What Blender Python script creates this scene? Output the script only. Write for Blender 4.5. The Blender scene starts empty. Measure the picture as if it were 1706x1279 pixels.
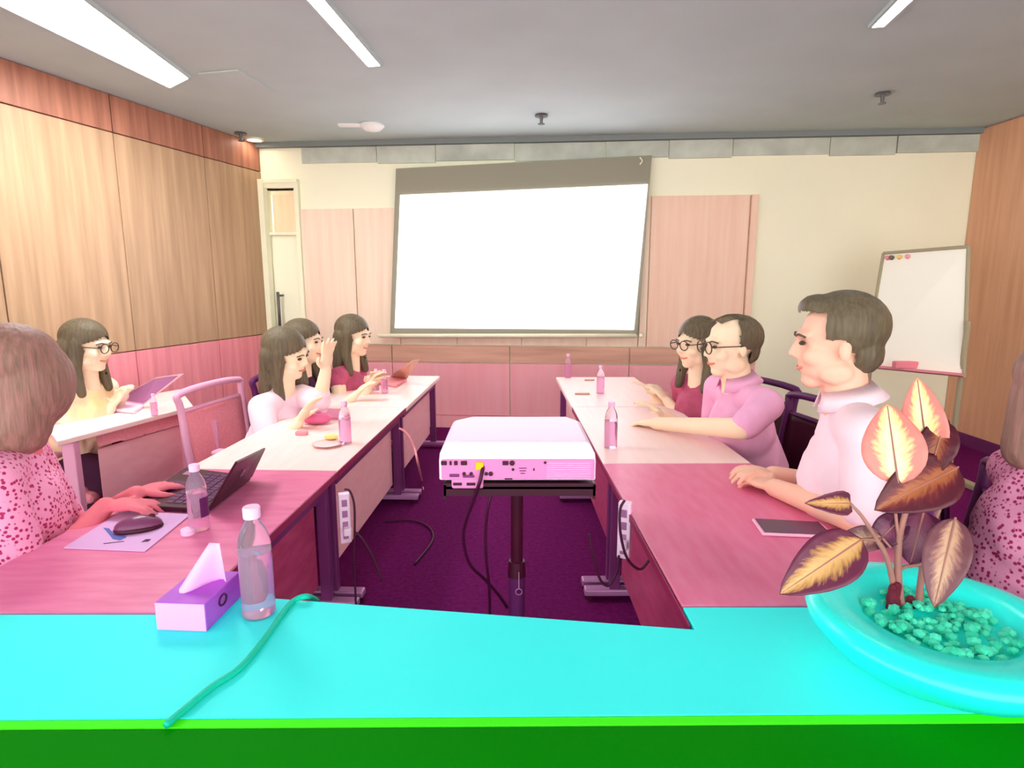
import bpy, bmesh, math, random
from mathutils import Vector, Matrix
V = Vector
R = math.radians
random.seed(7)
C = bpy.context.scene.collection
# ------------------------------------------------------------------ camera, light, exposure
F = 1000.0
PITCH = math.atan(170.0 / F)
CAMZ = 1.07
TZ = 0.47
CX, CY = 853.0, 639.5
cam = bpy.data.cameras.new('camera'); camo = bpy.data.objects.new('camera', cam); C.objects.link(camo)
camo.location = (0, 0, CAMZ); camo.rotation_euler = (R(90) - PITCH, 0, 0)
cam.sensor_width = 36; cam.lens = F / 1706 * 36; cam.clip_start = 0.02
bpy.context.scene.camera = camo
w = bpy.data.worlds.new('daylight'); bpy.context.scene.world = w; w.use_nodes = True
w.node_tree.nodes['Background'].inputs[0].default_value = (1.0, 0.97, 0.93, 1)
w.node_tree.nodes['Background'].inputs[1].default_value = 1.0
vs = bpy.context.scene.view_settings
vs.view_transform = 'Standard'; vs.look = 'None'; vs.gamma = 1; vs.use_curve_mapping = False
vs.exposure = 2.05
TUBE_GLOW = 9.0

def area(name, loc, rot, sx, sy, e, col=(1, 1, 1)):
    l = bpy.data.lights.new(name, 'AREA'); l.shape = 'RECTANGLE'; l.size = sx; l.size_y = sy; l.energy = e; l.color = col
    o = bpy.data.objects.new(name, l); C.objects.link(o); o.location = loc; o.rotation_euler = rot
    return o
area('ceiling_fill', (0.9, 2.9, 2.18), (0, 0, 0), 4.2, 2.4, 92, (.98, 1, .92))  # soft fill standing in for the ceiling lights, shifted towards the darker right side
area('ceiling_fill', (2.3, 2.9, 2.18), (R(8), R(6), 0), 1.6, 1.6, 64, (.98, 1, .92))  # added fill meant to lift the right back wall, no real lamp
area('ceiling_fill', (-1.0, 1.2, 2.18), (0, 0, 0), 2.0, 2.0, 14, (1, .98, .95))  # soft overhead fill at the near left, no fixture built there

# ------------------------------------------------------------------ pixel rays to places
SP, CP = math.sin(PITCH), math.cos(PITCH)
def ray(x, y):
    dx = (x - CX) / F; dy = -(y - CY) / F
    return V((dx, dy * SP + CP, dy * CP - SP))
EYE = V((0, 0, CAMZ))
def at_z(x, y, z): d = ray(x, y); return EYE + d * ((z - CAMZ) / d.z)
def at_d(x, y, dep): return EYE + ray(x, y) * dep
def at_plane(x, y, p, n): d = ray(x, y); return EYE + d * ((p - EYE).dot(n) / d.dot(n))

# ------------------------------------------------------------------ materials
def lin(c):
    r = []
    for v in c:
        v = v / 255
        r.append(v / 12.92 if v <= .04045 else ((v + .055) / 1.055) ** 2.4)
    return (*r, 1)
MC = {}
def mat(name, col, rough=.6, var=0.0, scale=8, bump=0.0, metal=0, emit=0, col2=None, stretch=(1, 1, 1), trans=0, spec=.3):
    if name in MC: return MC[name]
    m = bpy.data.materials.new(name); m.use_nodes = True; nt = m.node_tree; b = nt.nodes['Principled BSDF']
    b.inputs['Base Color'].default_value = lin(col); b.inputs['Roughness'].default_value = rough
    b.inputs['Metallic'].default_value = metal; b.inputs['Specular IOR Level'].default_value = spec
    if trans: b.inputs['Transmission Weight'].default_value = trans; b.inputs['IOR'].default_value = 1.2
    if emit:
        b.inputs['Emission Color'].default_value = lin(col); b.inputs['Emission Strength'].default_value = emit
    if var or col2 or bump:
        tc = nt.nodes.new('ShaderNodeTexCoord'); mp = nt.nodes.new('ShaderNodeMapping'); mp.inputs['Scale'].default_value = stretch
        n = nt.nodes.new('ShaderNodeTexNoise'); n.inputs['Scale'].default_value = scale; n.inputs['Detail'].default_value = 5
        nt.links.new(tc.outputs['Object'], mp.inputs[0]); nt.links.new(mp.outputs[0], n.inputs['Vector'])
        if var or col2:
            cr = nt.nodes.new('ShaderNodeValToRGB'); cr.color_ramp.elements[0].position = .3; cr.color_ramp.elements[1].position = .7
            c2 = col2 or tuple(max(0, c * (1 - var)) for c in col)
            cr.color_ramp.elements[0].color = lin(c2); cr.color_ramp.elements[1].color = lin(col)
            nt.links.new(n.outputs['Fac'], cr.inputs[0]); nt.links.new(cr.outputs[0], b.inputs['Base Color'])
        if bump:
            bp = nt.nodes.new('ShaderNodeBump'); bp.inputs['Strength'].default_value = bump; bp.inputs['Distance'].default_value = .004
            nt.links.new(n.outputs['Fac'], bp.inputs['Height']); nt.links.new(bp.outputs[0], b.inputs['Normal'])
    MC[name] = m; return m
M_ceil = mat('ceiling_paint', (190, 208, 206), .9, .03, 3, spec=.1)
M_cream = mat('cream_plaster', (255, 254, 226), .8, .01, 3)
M_conc = mat('concrete_tile', (214, 222, 208), .8, .16, 5, .3)
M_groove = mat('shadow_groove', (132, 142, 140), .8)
M_woodL = mat('tan_wall_wood', (200, 166, 132), .4, scale=3, col2=(172, 140, 108), stretch=(9, 9, .5))
M_woodLT = mat('brown_wall_wood', (190, 130, 105), .4, scale=3, col2=(148, 96, 78), stretch=(9, 9, .5))
M_woodLp = mat('rosy_wall_wood', (252, 160, 170), .4, scale=3, col2=(232, 138, 150), stretch=(9, 9, .5))
M_woodB = mat('pale_panel_wood', (252, 232, 208), .45, scale=3, col2=(246, 218, 194), stretch=(8, 8, .5))
M_woodBt = mat('peach_panel_wood', (252, 218, 194), .45, scale=3, col2=(244, 202, 178), stretch=(8, 8, .5))
M_woodBr = mat('brown_dado_wood', (232, 184, 160), .45, scale=3, col2=(204, 156, 134), stretch=(.6, .6, 8))
M_woodBp = mat('rosy_dado_wood', (255, 184, 192), .45, scale=3, col2=(252, 170, 180), stretch=(8, 8, .5))
M_woodR = mat('orange_wall_wood', (236, 186, 150), .4, scale=3, col2=(222, 164, 130), stretch=(9, 9, .5))
M_floor = mat('plum_carpet', (112, 22, 92), .85, scale=60, bump=.5, col2=(92, 10, 76), spec=.05)
M_tpale = mat('blush_table_wood', (255, 224, 218), .4, scale=4, col2=(255, 216, 212), stretch=(8, 1, 1))
M_tnear = mat('magenta_table_wood', (236, 128, 172), .38, scale=4, col2=(222, 104, 152), stretch=(2, 9, 1))
M_tred = mat('rose_table_wood', (238, 130, 170), .38, scale=4, col2=(232, 110, 152), stretch=(9, 2, 1))
M_panel = mat('mulberry_panel_wood', (190, 76, 118), .45, scale=4, col2=(166, 56, 100), stretch=(3, 3, 9))
M_panelp = mat('blush_panel_wood', (255, 200, 205), .45, scale=4, col2=(250, 186, 194), stretch=(3, 3, 9))
M_cyan = mat('cyan_table_laminate', (66, 252, 250), .5, .01, 4, spec=.1)
M_lime = mat('lime_edge_strip', (72, 250, 30), .6, spec=.1)
M_green = mat('dark_green_laminate', (0, 134, 0), .7, .02, 4, spec=.05)
M_plum = mat('plum_metal', (120, 50, 110), .45, metal=.2)
M_edge = mat('plum_edge', (150, 40, 84), .5)
M_dark = mat('dark_maroon_plastic', (62, 4, 34), .4)
M_dark2 = mat('dark_plum_plastic', (92, 30, 90), .45)
M_foot = mat('mauve_metal', (176, 120, 170), .4, metal=.3)
M_white = mat('blush_white_plastic', (252, 222, 246), .35)
M_proj = mat('orchid_white_plastic', (255, 224, 250), .4)
M_projr = mat('orchid_plastic', (226, 130, 190), .45)
M_cable = mat('dark_cable', (66, 4, 48), .5)
M_scr = mat('lit_projection', (255, 249, 255), .9, emit=.75)
M_scrb = mat('grey_screen_border', (150, 148, 130), .8)
M_ivory = mat('ivory_metal', (250, 250, 220), .5)
M_glow = mat('lamp_diffuser', (255, 255, 255), .5, emit=TUBE_GLOW)
M_warm = mat('warm_lamp', (255, 236, 215), .5, emit=6)
M_steel = mat('grey_steel', (110, 112, 112), .4, metal=.5)
M_lav = mat('lavender_mat', (222, 170, 222), .6)
M_navy = mat('blue_print', (90, 96, 180), .6)
M_black = mat('plum_black_print', (70, 20, 60), .6)
M_water = mat('clear_plastic', (255, 236, 252), .1, trans=.9, spec=.5)
M_watL = mat('water', (250, 205, 236), .05, trans=.85)
M_cap = mat('pink_white_cap', (252, 200, 235), .4)
M_hair = mat('olive_brown_hair', (112, 100, 78), .5, scale=8, bump=.8, col2=(88, 76, 58), stretch=(14, 14, 1))
M_hairA = mat('rosy_brown_hair', (170, 120, 112), .5, scale=8, bump=.8, col2=(130, 100, 86), stretch=(14, 14, 1))
M_skin = mat('pale_cream_skin', (255, 228, 196), .55, spec=.15)
M_skinr = mat('rosy_skin', (236, 122, 138), .55, spec=.15)
M_skinm = mat('peach_skin', (250, 196, 172), .55, spec=.15)
M_lip = mat('rose_lips', (226, 140, 122), .5)
M_eye = mat('dark_eyes', (70, 56, 44), .4)
M_tooth = mat('teeth', (255, 250, 240), .4)
M_shirtw = mat('blush_white_cloth', (255, 228, 240), .8, .03, 12, .15)
M_shirtp = mat('pink_cloth', (255, 186, 226), .8, .07, 12, .2)
M_shirty = mat('pale_yellow_cloth', (255, 224, 150), .8, scale=9, col2=(255, 236, 222))
M_shirtd = mat('plum_rose_cloth', (206, 92, 128), .8, .2, 12, .2)
M_shirtr = mat('rose_cloth', (252, 140, 160), .8, .08, 12, .2)
M_trous = mat('dark_cloth', (70, 30, 60), .9)
M_mesh = mat('rosy_mesh_cloth', (252, 160, 172), .8, .06, 90, .3)
M_chf = mat('orchid_chair_frame', (236, 170, 200), .4)
# floral cloth: blush with small rose specks
def floral():
    m = bpy.data.materials.new('floral_cloth'); m.use_nodes = True; nt = m.node_tree; b = nt.nodes['Principled BSDF']
    tc = nt.nodes.new('ShaderNodeTexCoord'); v = nt.nodes.new('ShaderNodeTexVoronoi'); v.inputs['Scale'].default_value = 95
    cr = nt.nodes.new('ShaderNodeValToRGB'); e = cr.color_ramp.elements
    e[0].position = .30; e[0].color = lin((176, 30, 92)); e[1].position = .42; e[1].color = lin((246, 160, 200))
    nt.links.new(tc.outputs['Object'], v.inputs['Vector']); nt.links.new(v.outputs['Distance'], cr.inputs[0]); nt.links.new(cr.outputs[0], b.inputs['Base Color'])
    b.inputs['Roughness'].default_value = .85
    return m
M_floral = floral()

# ------------------------------------------------------------------ mesh helpers
def wm(o):
    return (wm(o.parent) if o.parent else Matrix()) @ o.matrix_basis
def tag(o, label=None, cat=None, group=None, kind=None):
    if label: o['label'] = label
    if cat: o['category'] = cat
    if group: o['group'] = group
    if kind: o['kind'] = kind
    return o
def thing(name, label, cat, loc=(0, 0, 0), rotz=0, group=None):
    o = bpy.data.objects.new(name, None); C.objects.link(o); o.empty_display_size = .05
    o.location = loc; o.rotation_euler = (0, 0, rotz)
    return tag(o, label, cat, group)
def link(name, me, m, parent=None, smooth=False):
    o = bpy.data.objects.new(name, me); C.objects.link(o)
    if m: me.materials.append(m)
    if parent:
        o.parent = parent; me.transform(wm(parent).inverted())
    if smooth:
        for p in me.polygons: p.use_smooth = True
    return o
def obj(name, bm, m, parent=None, smooth=False, bevel=0, segs=2):
    """bm is in world coordinates of the moment"""
    bmesh.ops.recalc_face_normals(bm, faces=bm.faces)
    me = bpy.data.meshes.new(name); bm.to_mesh(me); bm.free()
    o = link(name, me, m, parent, smooth)
    if bevel:
        b = o.modifiers.new('bevel', 'BEVEL'); b.width = bevel; b.segments = segs; b.limit_method = 'ANGLE'
    return o
def top(name, bm, m, label, cat, group=None, **k):
    """a thing that is one mesh, with its origin at its base"""
    bm.verts.ensure_lookup_table()
    c = sum((v.co for v in bm.verts), V()) / len(bm.verts); c.z = min(v.co.z for v in bm.verts)
    bmesh.ops.translate(bm, verts=bm.verts, vec=-c)
    o = obj(name, bm, m, **k); o.location = c
    return tag(o, label, cat, group)
def struct(name, bm, m, parent=None, **k):
    o = obj(name, bm, m, parent, **k)
    if not parent: o['kind'] = 'structure'
    return o
def B(): return bmesh.new()
def box(bm, c, s, mtx=None):
    r = bmesh.ops.create_cube(bm, size=1, matrix=Matrix.Translation(V(c)) @ Matrix.Diagonal((s[0], s[1], s[2], 1)))
    if mtx: bmesh.ops.transform(bm, matrix=mtx, verts=r['verts'])
    return bm
def hexa(bm, b4, t4):
    vs_ = [bm.verts.new(p) for p in list(b4) + list(t4)]
    for f in ((3, 2, 1, 0), (4, 5, 6, 7), (0, 1, 5, 4), (1, 2, 6, 5), (2, 3, 7, 6), (3, 0, 4, 7)): bm.faces.new([vs_[i] for i in f])
    return bm
def prism(bm, pts, up):
    n = len(pts); a = [bm.verts.new(p) for p in pts]; b = [bm.verts.new(V(p) + V(up)) for p in pts]
    bm.faces.new(a[::-1]); bm.faces.new(b)
    for i in range(n): bm.faces.new((a[i], a[(i + 1) % n], b[(i + 1) % n], b[i]))
    return bm
def rotto(d): return V((0, 0, 1)).rotation_difference(V(d).normalized()).to_matrix().to_4x4()
def cyl(bm, a, b, r1, r2=None, seg=12):
    a, b = V(a), V(b); d = b - a
    if d.length < 1e-6: return bm
    bmesh.ops.create_cone(bm, cap_ends=True, segments=seg, radius1=r1, radius2=r1 if r2 is None else r2, depth=d.length,
                          matrix=Matrix.Translation((a + b) / 2) @ rotto(d))
    return bm
def ell(bm, c, r, mtx=None, sub=2):
    m_ = Matrix.Translation(V(c)) @ Matrix.Diagonal((r[0], r[1], r[2], 1))
    if mtx: m_ = mtx @ m_
    bmesh.ops.create_icosphere(bm, subdivisions=sub, radius=1, matrix=m_)
    return bm
def cap(bm, a, ra, b, rb, sub=2):
    cyl(bm, a, b, ra, rb, 14); ell(bm, a, (ra, ra, ra), sub=sub); ell(bm, b, (rb, rb, rb), sub=sub)
def smoothpath(p, n=6):
    p = [V(q) for q in p]; out = []
    for i in range(len(p) - 1):
        p0 = p[max(i - 1, 0)]; p1 = p[i]; p2 = p[i + 1]; p3 = p[min(i + 2, len(p) - 1)]
        for k in range(n):
            t = k / n
            out.append(.5 * ((2 * p1) + (p2 - p0) * t + (2 * p0 - 5 * p1 + 4 * p2 - p3) * t * t + (3 * p1 - p0 - 3 * p2 + p3) * t ** 3))
    out.append(p[-1]); return out
def tube(bm, pts, r, seg=8, r2=None, n=6):
    pts = smoothpath(pts, n); rings = []
    prev = None
    for i, p in enumerate(pts):
        d = (pts[min(i + 1, len(pts) - 1)] - pts[max(i - 1, 0)]).normalized()
        a = d.orthogonal().normalized() if prev is None else (prev - d * prev.dot(d)).normalized()
        prev = a; b = d.cross(a); rr = r if r2 is None else r + (r2 - r) * i / (len(pts) - 1)
        rings.append([bm.verts.new(p + (a * math.cos(2 * math.pi * k / seg) + b * math.sin(2 * math.pi * k / seg)) * rr) for k in range(seg)])
    for i in range(len(rings) - 1):
        for k in range(seg): bm.faces.new((rings[i][k], rings[i][(k + 1) % seg], rings[i + 1][(k + 1) % seg], rings[i + 1][k]))
    bm.faces.new(rings[0][::-1]); bm.faces.new(rings[-1]); return bm
def lathe(bm, prof, c, seg=28, mtx=None):
    rings = []
    for r, z in prof:
        rings.append([bm.verts.new(V((r * math.cos(2 * math.pi * k / seg), r * math.sin(2 * math.pi * k / seg), z))) for k in range(seg)])
    for i in range(len(rings) - 1):
        for k in range(seg): bm.faces.new((rings[i][k], rings[i][(k + 1) % seg], rings[i + 1][(k + 1) % seg], rings[i + 1][k]))
    if prof[0][0] > 1e-4: bm.faces.new(rings[0][::-1])
    if prof[-1][0] > 1e-4: bm.faces.new(rings[-1])
    vs2 = [v for r in rings for v in r]
    bmesh.ops.transform(bm, matrix=Matrix.Translation(V(c)) @ (mtx or Matrix()), verts=vs2)
    return bm
def torus(bm, c, r, t, mtx=None, a0=0, a1=360, n=20, seg=6, sx=1):
    full = abs(a1 - a0) >= 360; rings = []
    for i in range(n if full else n + 1):
        a = R(a0 + (a1 - a0) * i / n); ring = []
        for k in range(seg):
            q = 2 * math.pi * k / seg; rr = r + t * math.cos(q)
            p = V((rr * math.cos(a) * sx, rr * math.sin(a), t * math.sin(q)))
            ring.append(bm.verts.new(V(c) + ((mtx or Matrix()).to_3x3() @ p)))
        rings.append(ring)
    m_ = len(rings)
    for i in range(m_ if full else m_ - 1):
        for k in range(seg): bm.faces.new((rings[i][k], rings[i][(k + 1) % seg], rings[(i + 1) % m_][(k + 1) % seg], rings[(i + 1) % m_][k]))
    return bm
def remesh(bm, voxel, smooth=4):
    me = bpy.data.meshes.new('tmp'); bm.to_mesh(me); bm.free()
    o = bpy.data.objects.new('tmp', me); C.objects.link(o)
    r = o.modifiers.new('r', 'REMESH'); r.mode = 'VOXEL'; r.voxel_size = voxel
    if smooth: s = o.modifiers.new('s', 'SMOOTH'); s.iterations = smooth; s.factor = .5
    dg = bpy.context.evaluated_depsgraph_get(); dg.update()
    res = bpy.data.meshes.new_from_object(o.evaluated_get(dg))
    bpy.data.objects.remove(o); bpy.data.meshes.remove(me)
    return res
def copy_tree(o, parent=None):
    c = o.copy(); C.objects.link(c)
    if parent: c.parent = parent
    for ch in list(o.children): copy_tree(ch, c)
    return c

# ------------------------------------------------------------------ room
TH = math.tan(R(5.0))
WN = V((TH, 1, 0)).normalized()           # back wall plane normal
WP = V((0, 4.35, 0))
WU = V((1, -TH, 0)).normalized()
def wp(x, y, off=0): return at_plane(x, y, WP - WN * off, WN)
CZ = wp(855, 231).z
def wu(x, y): p = wp(x, y) - WP; return p.dot(WU), p.z
def wbox(bm, u0, u1, z0, z1, n0, n1):      # n = distance in front of the back wall
    pts = [WP + WU * u + V((0, 0, z)) - WN * n for u, n, z in ((u0, n0, z0), (u1, n0, z0), (u1, n1, z0), (u0, n1, z0), (u0, n0, z1), (u1, n0, z1), (u1, n1, z1), (u0, n1, z1))]
    return hexa(bm, pts[:4], pts[4:])
floor = struct('floor', box(B(), (0, 2.4, -.05), (9, 8.2, .1)), M_floor)
ceil = struct('ceiling', box(B(), (0, 2.4, CZ + .06), (9, 8.2, .12)), M_ceil)
uL = wu(432, 300)[0]; uR = wu(1600, 500)[0]
d0, d1 = wu(447, 450)[0], wu(501, 450)[0]
zl = wu(470, 314)[1]; zt = wu(470, 387)[1]
bw = B()
wbox(bw, uL - .1, d0, 0, CZ, -.12, 0); wbox(bw, d1, uR + .3, 0, CZ, -.12, 0); wbox(bw, d0, d1, zl, CZ, -.12, 0)
wallb = struct('wall_back', bw, M_cream)
# concrete frieze tiles and raised strip under the ceiling, a groove's shade put into its grey
fr0 = CZ - .15
uu = wu(505, 300)[0]
k = 0
while uu < uR - .05:
    u2 = min(uu + random.choice((.42, .55, .62)), uR)
    struct('concrete_tile', wbox(B(), uu + .004, u2 - .004, fr0 + .01 * (k % 2 == 0), CZ - .035, 0, .012 + .004 * (k % 3)), M_conc, wallb); uu = u2; k += 1
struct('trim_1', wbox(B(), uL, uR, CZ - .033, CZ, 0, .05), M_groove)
# bulkhead above the door
struct('trim_2', wbox(B(), d0 - .05, wu(499, 300)[0], wu(470, 300)[1], wu(470, 306)[1], 0, .05), M_ivory)
# wood panels on the back wall
def panel(u0, u1, z0, z1, m, t=.02): return struct('wood_panel', wbox(B(), u0 + .004, u1 - .004, z0 + .004, z1 - .004, 0, t), m, wallb, bevel=.002)
zTop = wu(580, 347)[1]; zR = wu(1000, 577)[1]; zTopR = wu(1170, 325)[1]; zM = wu(1000, 606)[1]
us = [wu(x, 400)[0] for x in (504, 592, 664, 760, 870, 980, 1068, 1082, 1245, 1258)]
for a, b in ((0, 1), (1, 2), (2, 3), (3, 4), (4, 5), (5, 6)): panel(us[a], us[b], zR, zTop, M_woodB)
panel(us[6], us[7], zR, zTopR, M_woodB, .03); panel(us[7], us[8], zR, zTopR, M_woodBt); panel(us[8], us[9], zR, zTopR, M_woodBt, .035)
zs = [wu(x, 600)[0] for x in (504, 655, 850, 1048, 1258)]
for a, b in zip(zs[:-1], zs[1:]):
    panel(a, b, zM, zR, M_woodBr, .022); panel(a, b, .09, zM, M_woodBp, .02)
struct('baseboard_back', wbox(B(), zs[0], uR, 0, .09, 0, .03), M_woodBp)
# door with transom, corridor beyond
struct('door_1', wbox(wbox(wbox(wbox(B(), d0 - .05, d0, 0, zl + .05, -.1, .04), d1 - .0, d1 + .03, 0, zl + .05, -.1, .04), d0, d1, zl, zl + .05, -.1, .04), d0, d1, zt - .02, zt, -.07, .02), M_ivory)
dr = bpy.data.objects['door_1']
struct('door_leaf', wbox(B(), d0 + .01, d1 - .01, .01, zt - .025, -.06, -.02), M_cream, dr)
struct('transom_pane', wbox(B(), d0, d1, zt, zl, -.05, -.045), mat('door_glass', (250, 248, 230), .05, trans=.95), dr)
hx = wu(470, 500)[0]
hb = B(); a_ = WP + WU * hx - WN * .06
cyl(hb, a_ + V((0, 0, wu(470, 548)[1])), a_ + V((0, 0, wu(470, 486)[1])), .011)
for z in (545, 492): q = a_ + V((0, 0, wu(470, z)[1])); cyl(hb, q, q + WN * .1, .008)
obj('door_handle', hb, M_steel, dr, smooth=True)
lk = B(); wbox(lk, wu(450, 540)[0], wu(456, 540)[0], wu(450, 556)[1], wu(450, 542)[1], -.02, .02); obj('door_lock', lk, M_steel, dr)
struct('wall_corridor', wbox(B(), uL - .5, d1 + .6, 0, CZ, -1.3, -1.2), M_woodBt)
struct('ceiling_corridor', wbox(B(), uL - .5, d1 + .6, zl + .12, zl + .16, -1.2, -.13), M_cream)

# left wall: panels with grooves, brown, tan and rosy
cornL = WP + WU * uL; cornL.z = 0
nearL = at_z(0, 97, CZ); nearL.z = 0
LD = (nearL - cornL).normalized(); LN = V((LD.y, -LD.x, 0)).normalized()
if LN.x < 0: LN = -LN
LL = (nearL - cornL).length + 1.6
def lbox(bm, s0, s1, z0, z1, n0, n1):
    pts = [cornL + LD * s + LN * n + V((0, 0, z)) for s, n, z in ((s0, n0, z0), (s1, n0, z0), (s1, n1, z0), (s0, n1, z0), (s0, n0, z1), (s1, n0, z1), (s1, n1, z1), (s0, n1, z1))]
    return hexa(bm, pts[:4], pts[4:])
walll = struct('wall_left', lbox(B(), -.1, LL, 0, CZ, -.12, 0), M_woodLT)
def lz(x, y): return at_plane(x, y, cornL, LN).z
zg = lz(300, 574)
s = .0
bounds = [0, .55, 1.2, 1.85, 2.55, 3.3, LL]
for a, b in zip(bounds[:-1], bounds[1:]):
    for (z0, z1, m) in ((.08, zg, M_woodLp), (zg, lz(300, 252), M_woodL), (lz(300, 252), CZ, M_woodLT)):
        struct('wood_panel', lbox(B(), a + .003, b - .003, z0 + .003, z1 - .003, 0, .018), m, walll, bevel=.002)
struct('baseboard_left', lbox(B(), 0, LL, 0, .08, 0, .025), M_plum)
struct('trim_3', lbox(B(), .0, .05, 0, lz(430, 300), .018, .06), M_ivory)
# right wall
cr = WP + WU * uR; cr.z = 0
wallr = struct('wall_right', box(B(), (cr.x + .1, cr.y / 2 - .2, CZ / 2), (.2, cr.y + .8, CZ)), M_woodR)
for i in range(7):
    y1 = cr.y - i * .62; struct('wood_panel', box(B(), (cr.x - .009, y1 - .31, CZ / 2 + .03), (.018, .614, CZ - .08)), M_woodR, wallr, bevel=.002)
struct('baseboard_right', box(B(), (cr.x - .02, cr.y / 2, .04), (.02, cr.y, .08)), M_plum)

# ------------------------------------------------------------------ ceiling things
def ceil_light(p, label, wid=None):
    q = [at_z(x, y, CZ) for x, y in p]; c = sum(q, V()) / 4
    t = thing('ceiling_light', label, 'light', (c.x, c.y, CZ - .02), 0, 'long ceiling lights')
    fb = B()
    for i in range(4):
        a, b = q[i], q[(i + 1) % 4]; d = (b - a).normalized(); n = V((-d.y, d.x, 0)) * .006
        hexa(fb, [a - n - V((0, 0, .014)), b - n - V((0, 0, .014)), b + n - V((0, 0, .014)), a + n - V((0, 0, .014))], [a - n, b - n, b + n, a + n])
    obj('frame', fb, M_ceil, t)
    db = B(); prism(db, [v - V((0, 0, .01)) for v in q], (0, 0, .008)); obj('diffuser', db, M_glow, t)
ceil_light([(-40, -15), (283, 143), (316, 126), (110, -30)], 'wide bright ceiling light nearest the wooden left wall')
ceil_light([(470, -50), (612, 107), (636, 105), (505, -52)], 'narrow bright ceiling light left of the middle of the ceiling')
ceil_light([(1449, 41), (1475, 39), (1580, -60), (1545, -60)], 'narrow bright ceiling light over the right side of the room')
def sprinkler(x, y, label):
    p = at_z(x, y, CZ); t = thing('sprinkler', label, 'sprinkler', (p.x, p.y, CZ - .06), 0, 'ceiling sprinklers')
    b = B(); cyl(b, (p.x, p.y, CZ), (p.x, p.y, CZ - .01), .036, .04); obj('flange', b, M_steel, t)
    b = B(); cyl(b, (p.x, p.y, CZ - .008), (p.x, p.y, CZ - .05), .011, .008); cyl(b, (p.x, p.y, CZ - .05), (p.x, p.y, CZ - .054), .02, .02); obj('nozzle', b, M_steel, t)
sprinkler(1471, 155, 'small grey ceiling sprinkler at the right, nearest of them')
sprinkler(902, 191, 'small grey ceiling sprinkler above the projection screen')
sprinkler(401, 221, 'small grey ceiling sprinkler beside the little round downlight')
p = at_z(620, 207, CZ); t = thing('smoke_detector', 'white round smoke detector on the ceiling left of the screen', 'detector', (p.x, p.y, CZ - .04))
b = B(); lathe(b, [(.075, 0), (.075, -.012), (.05, -.035), (.0001, -.038)], (p.x, p.y, CZ)); obj('cover', b, mat('detector_white', (235, 238, 235), .5), t, smooth=True)
b = B(); box(b, (p.x - .13, p.y, CZ - .006), (.16, .05, .012)); obj('mount_plate', b, mat('detector_white', (235, 238, 235)), t)
p = at_z(424, 231, CZ); t = thing('downlight', 'small round glowing downlight near the left wall', 'light', (p.x, p.y, CZ - .02))
b = B(); lathe(b, [(.06, 0), (.06, -.012), (.045, -.012), (.045, 0)], (p.x, p.y, CZ)); obj('rim', b, M_ivory, t)
b = B(); lathe(b, [(.044, -.004), (.044, -.01)], (p.x, p.y, CZ)); obj('diffuser', b, M_warm, t)
q = [at_z(x, y, CZ) for x, y in ((330, 121), (397, 115), (460, 152), (385, 160))]
b = B(); prism(b, [v - V((0, 0, .006)) for v in q], (0, 0, .005)); top('ceiling_hatch', b, M_ceil, 'square access hatch in the ceiling by the wide light', 'hatch')

# ------------------------------------------------------------------ projection screen
t0 = wp(873, 400, .08)
t = thing('projection_screen', 'large pull-down projection screen with grey border and blank lit picture', 'screen', (t0.x, t0.y, wp(850, 560, .08).z))
def sp(x, y, off=.08): return wp(x, y, off)
def quad(bm, pts, off, th=.006):
    q_ = [sp(x, y, off) for x, y in pts]; return prism(bm, q_, -WN * th)
obj('fabric', quad(B(), ((660, 281), (1086, 259), (1062, 557), (650, 557)), .07), M_scrb, t)
obj('picture_area', quad(B(), ((667, 325), (1079, 307), (1056, 549), (658, 546)), .08, .003), M_scr, t)
obj('housing', quad(quad(B(), ((662, 259), (1090, 240), (1089, 259), (659, 281)), .0, .06), ((650, 284), (651, 284), (651, 284), (650, 284)), .0), M_cream, t) if False else None
cb = B(); cyl(cb, sp(632, 559), sp(1060, 559), .015); obj('bottom_bar', cb, M_ivory, t, smooth=True)
for x, y in ((632, 559), (1068, 559)):
    a = sp(x, y); obj('end_cap', ell(B(), a, (.016, .016, .016)), M_ivory, t, smooth=True)
b = B(); tube(b, [sp(1066, 262, .09), sp(1070, 268, .09), sp(1066, 274, .09)], .004, 6); obj('pull_tag', b, M_ivory, t)

# ------------------------------------------------------------------ whiteboard
WBN = None
A0, A1 = at_d(1472, 422, 3.55), at_d(1614, 411, 3.2)
B0, B1 = at_d(1440, 612, 3.55), at_d(1606, 628, 3.2)
t = thing('whiteboard', 'whiteboard with thin grey frame and marker tray at the right', 'whiteboard', ((B0.x + B1.x) / 2, (B0.y + B1.y) / 2, 0))
nw = (A1 - A0).cross(B0 - A0).normalized()
if nw.y > 0: nw = -nw
def wb(u, v): return A0.lerp(A1, u).lerp(B0.lerp(B1, u), v)
obj('board', prism(B(), [wb(0, 0), wb(1, 0), wb(1, 1), wb(0, 1)], -nw * .015), mat('whiteboard_enamel', (255, 253, 238), .35), t)
G_ = mat('grey_frame', (170, 160, 130), .5)
for a, b_, in ((wb(0, 0), wb(1, 0)), (wb(0, 0), wb(0, 1)), (wb(1, 0), wb(1, 1))): obj('frame_rail', cyl(B(), a, b_, .010, seg=8), G_, t)
tr = B(); a, b_ = wb(0, 1), wb(1, 1); hexa(tr, [a, b_, b_ + nw * .05, a + nw * .05], [p_ + V((0, 0, .014)) for p_ in (a, b_, b_ + nw * .05, a + nw * .05)]); obj('marker_tray', tr, mat('rosy_tray', (238, 150, 160)), t)
for u in (.04, .96):
    a = wb(u, 1) - nw * .02; obj('leg', cyl(B(), a + V((0, 0, .3)), V((a.x, a.y, .0)), .014), G_, t)
    obj('foot', box(B(), (a.x, a.y, .015), (.05, .5, .03)), G_, t, bevel=.006)
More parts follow.
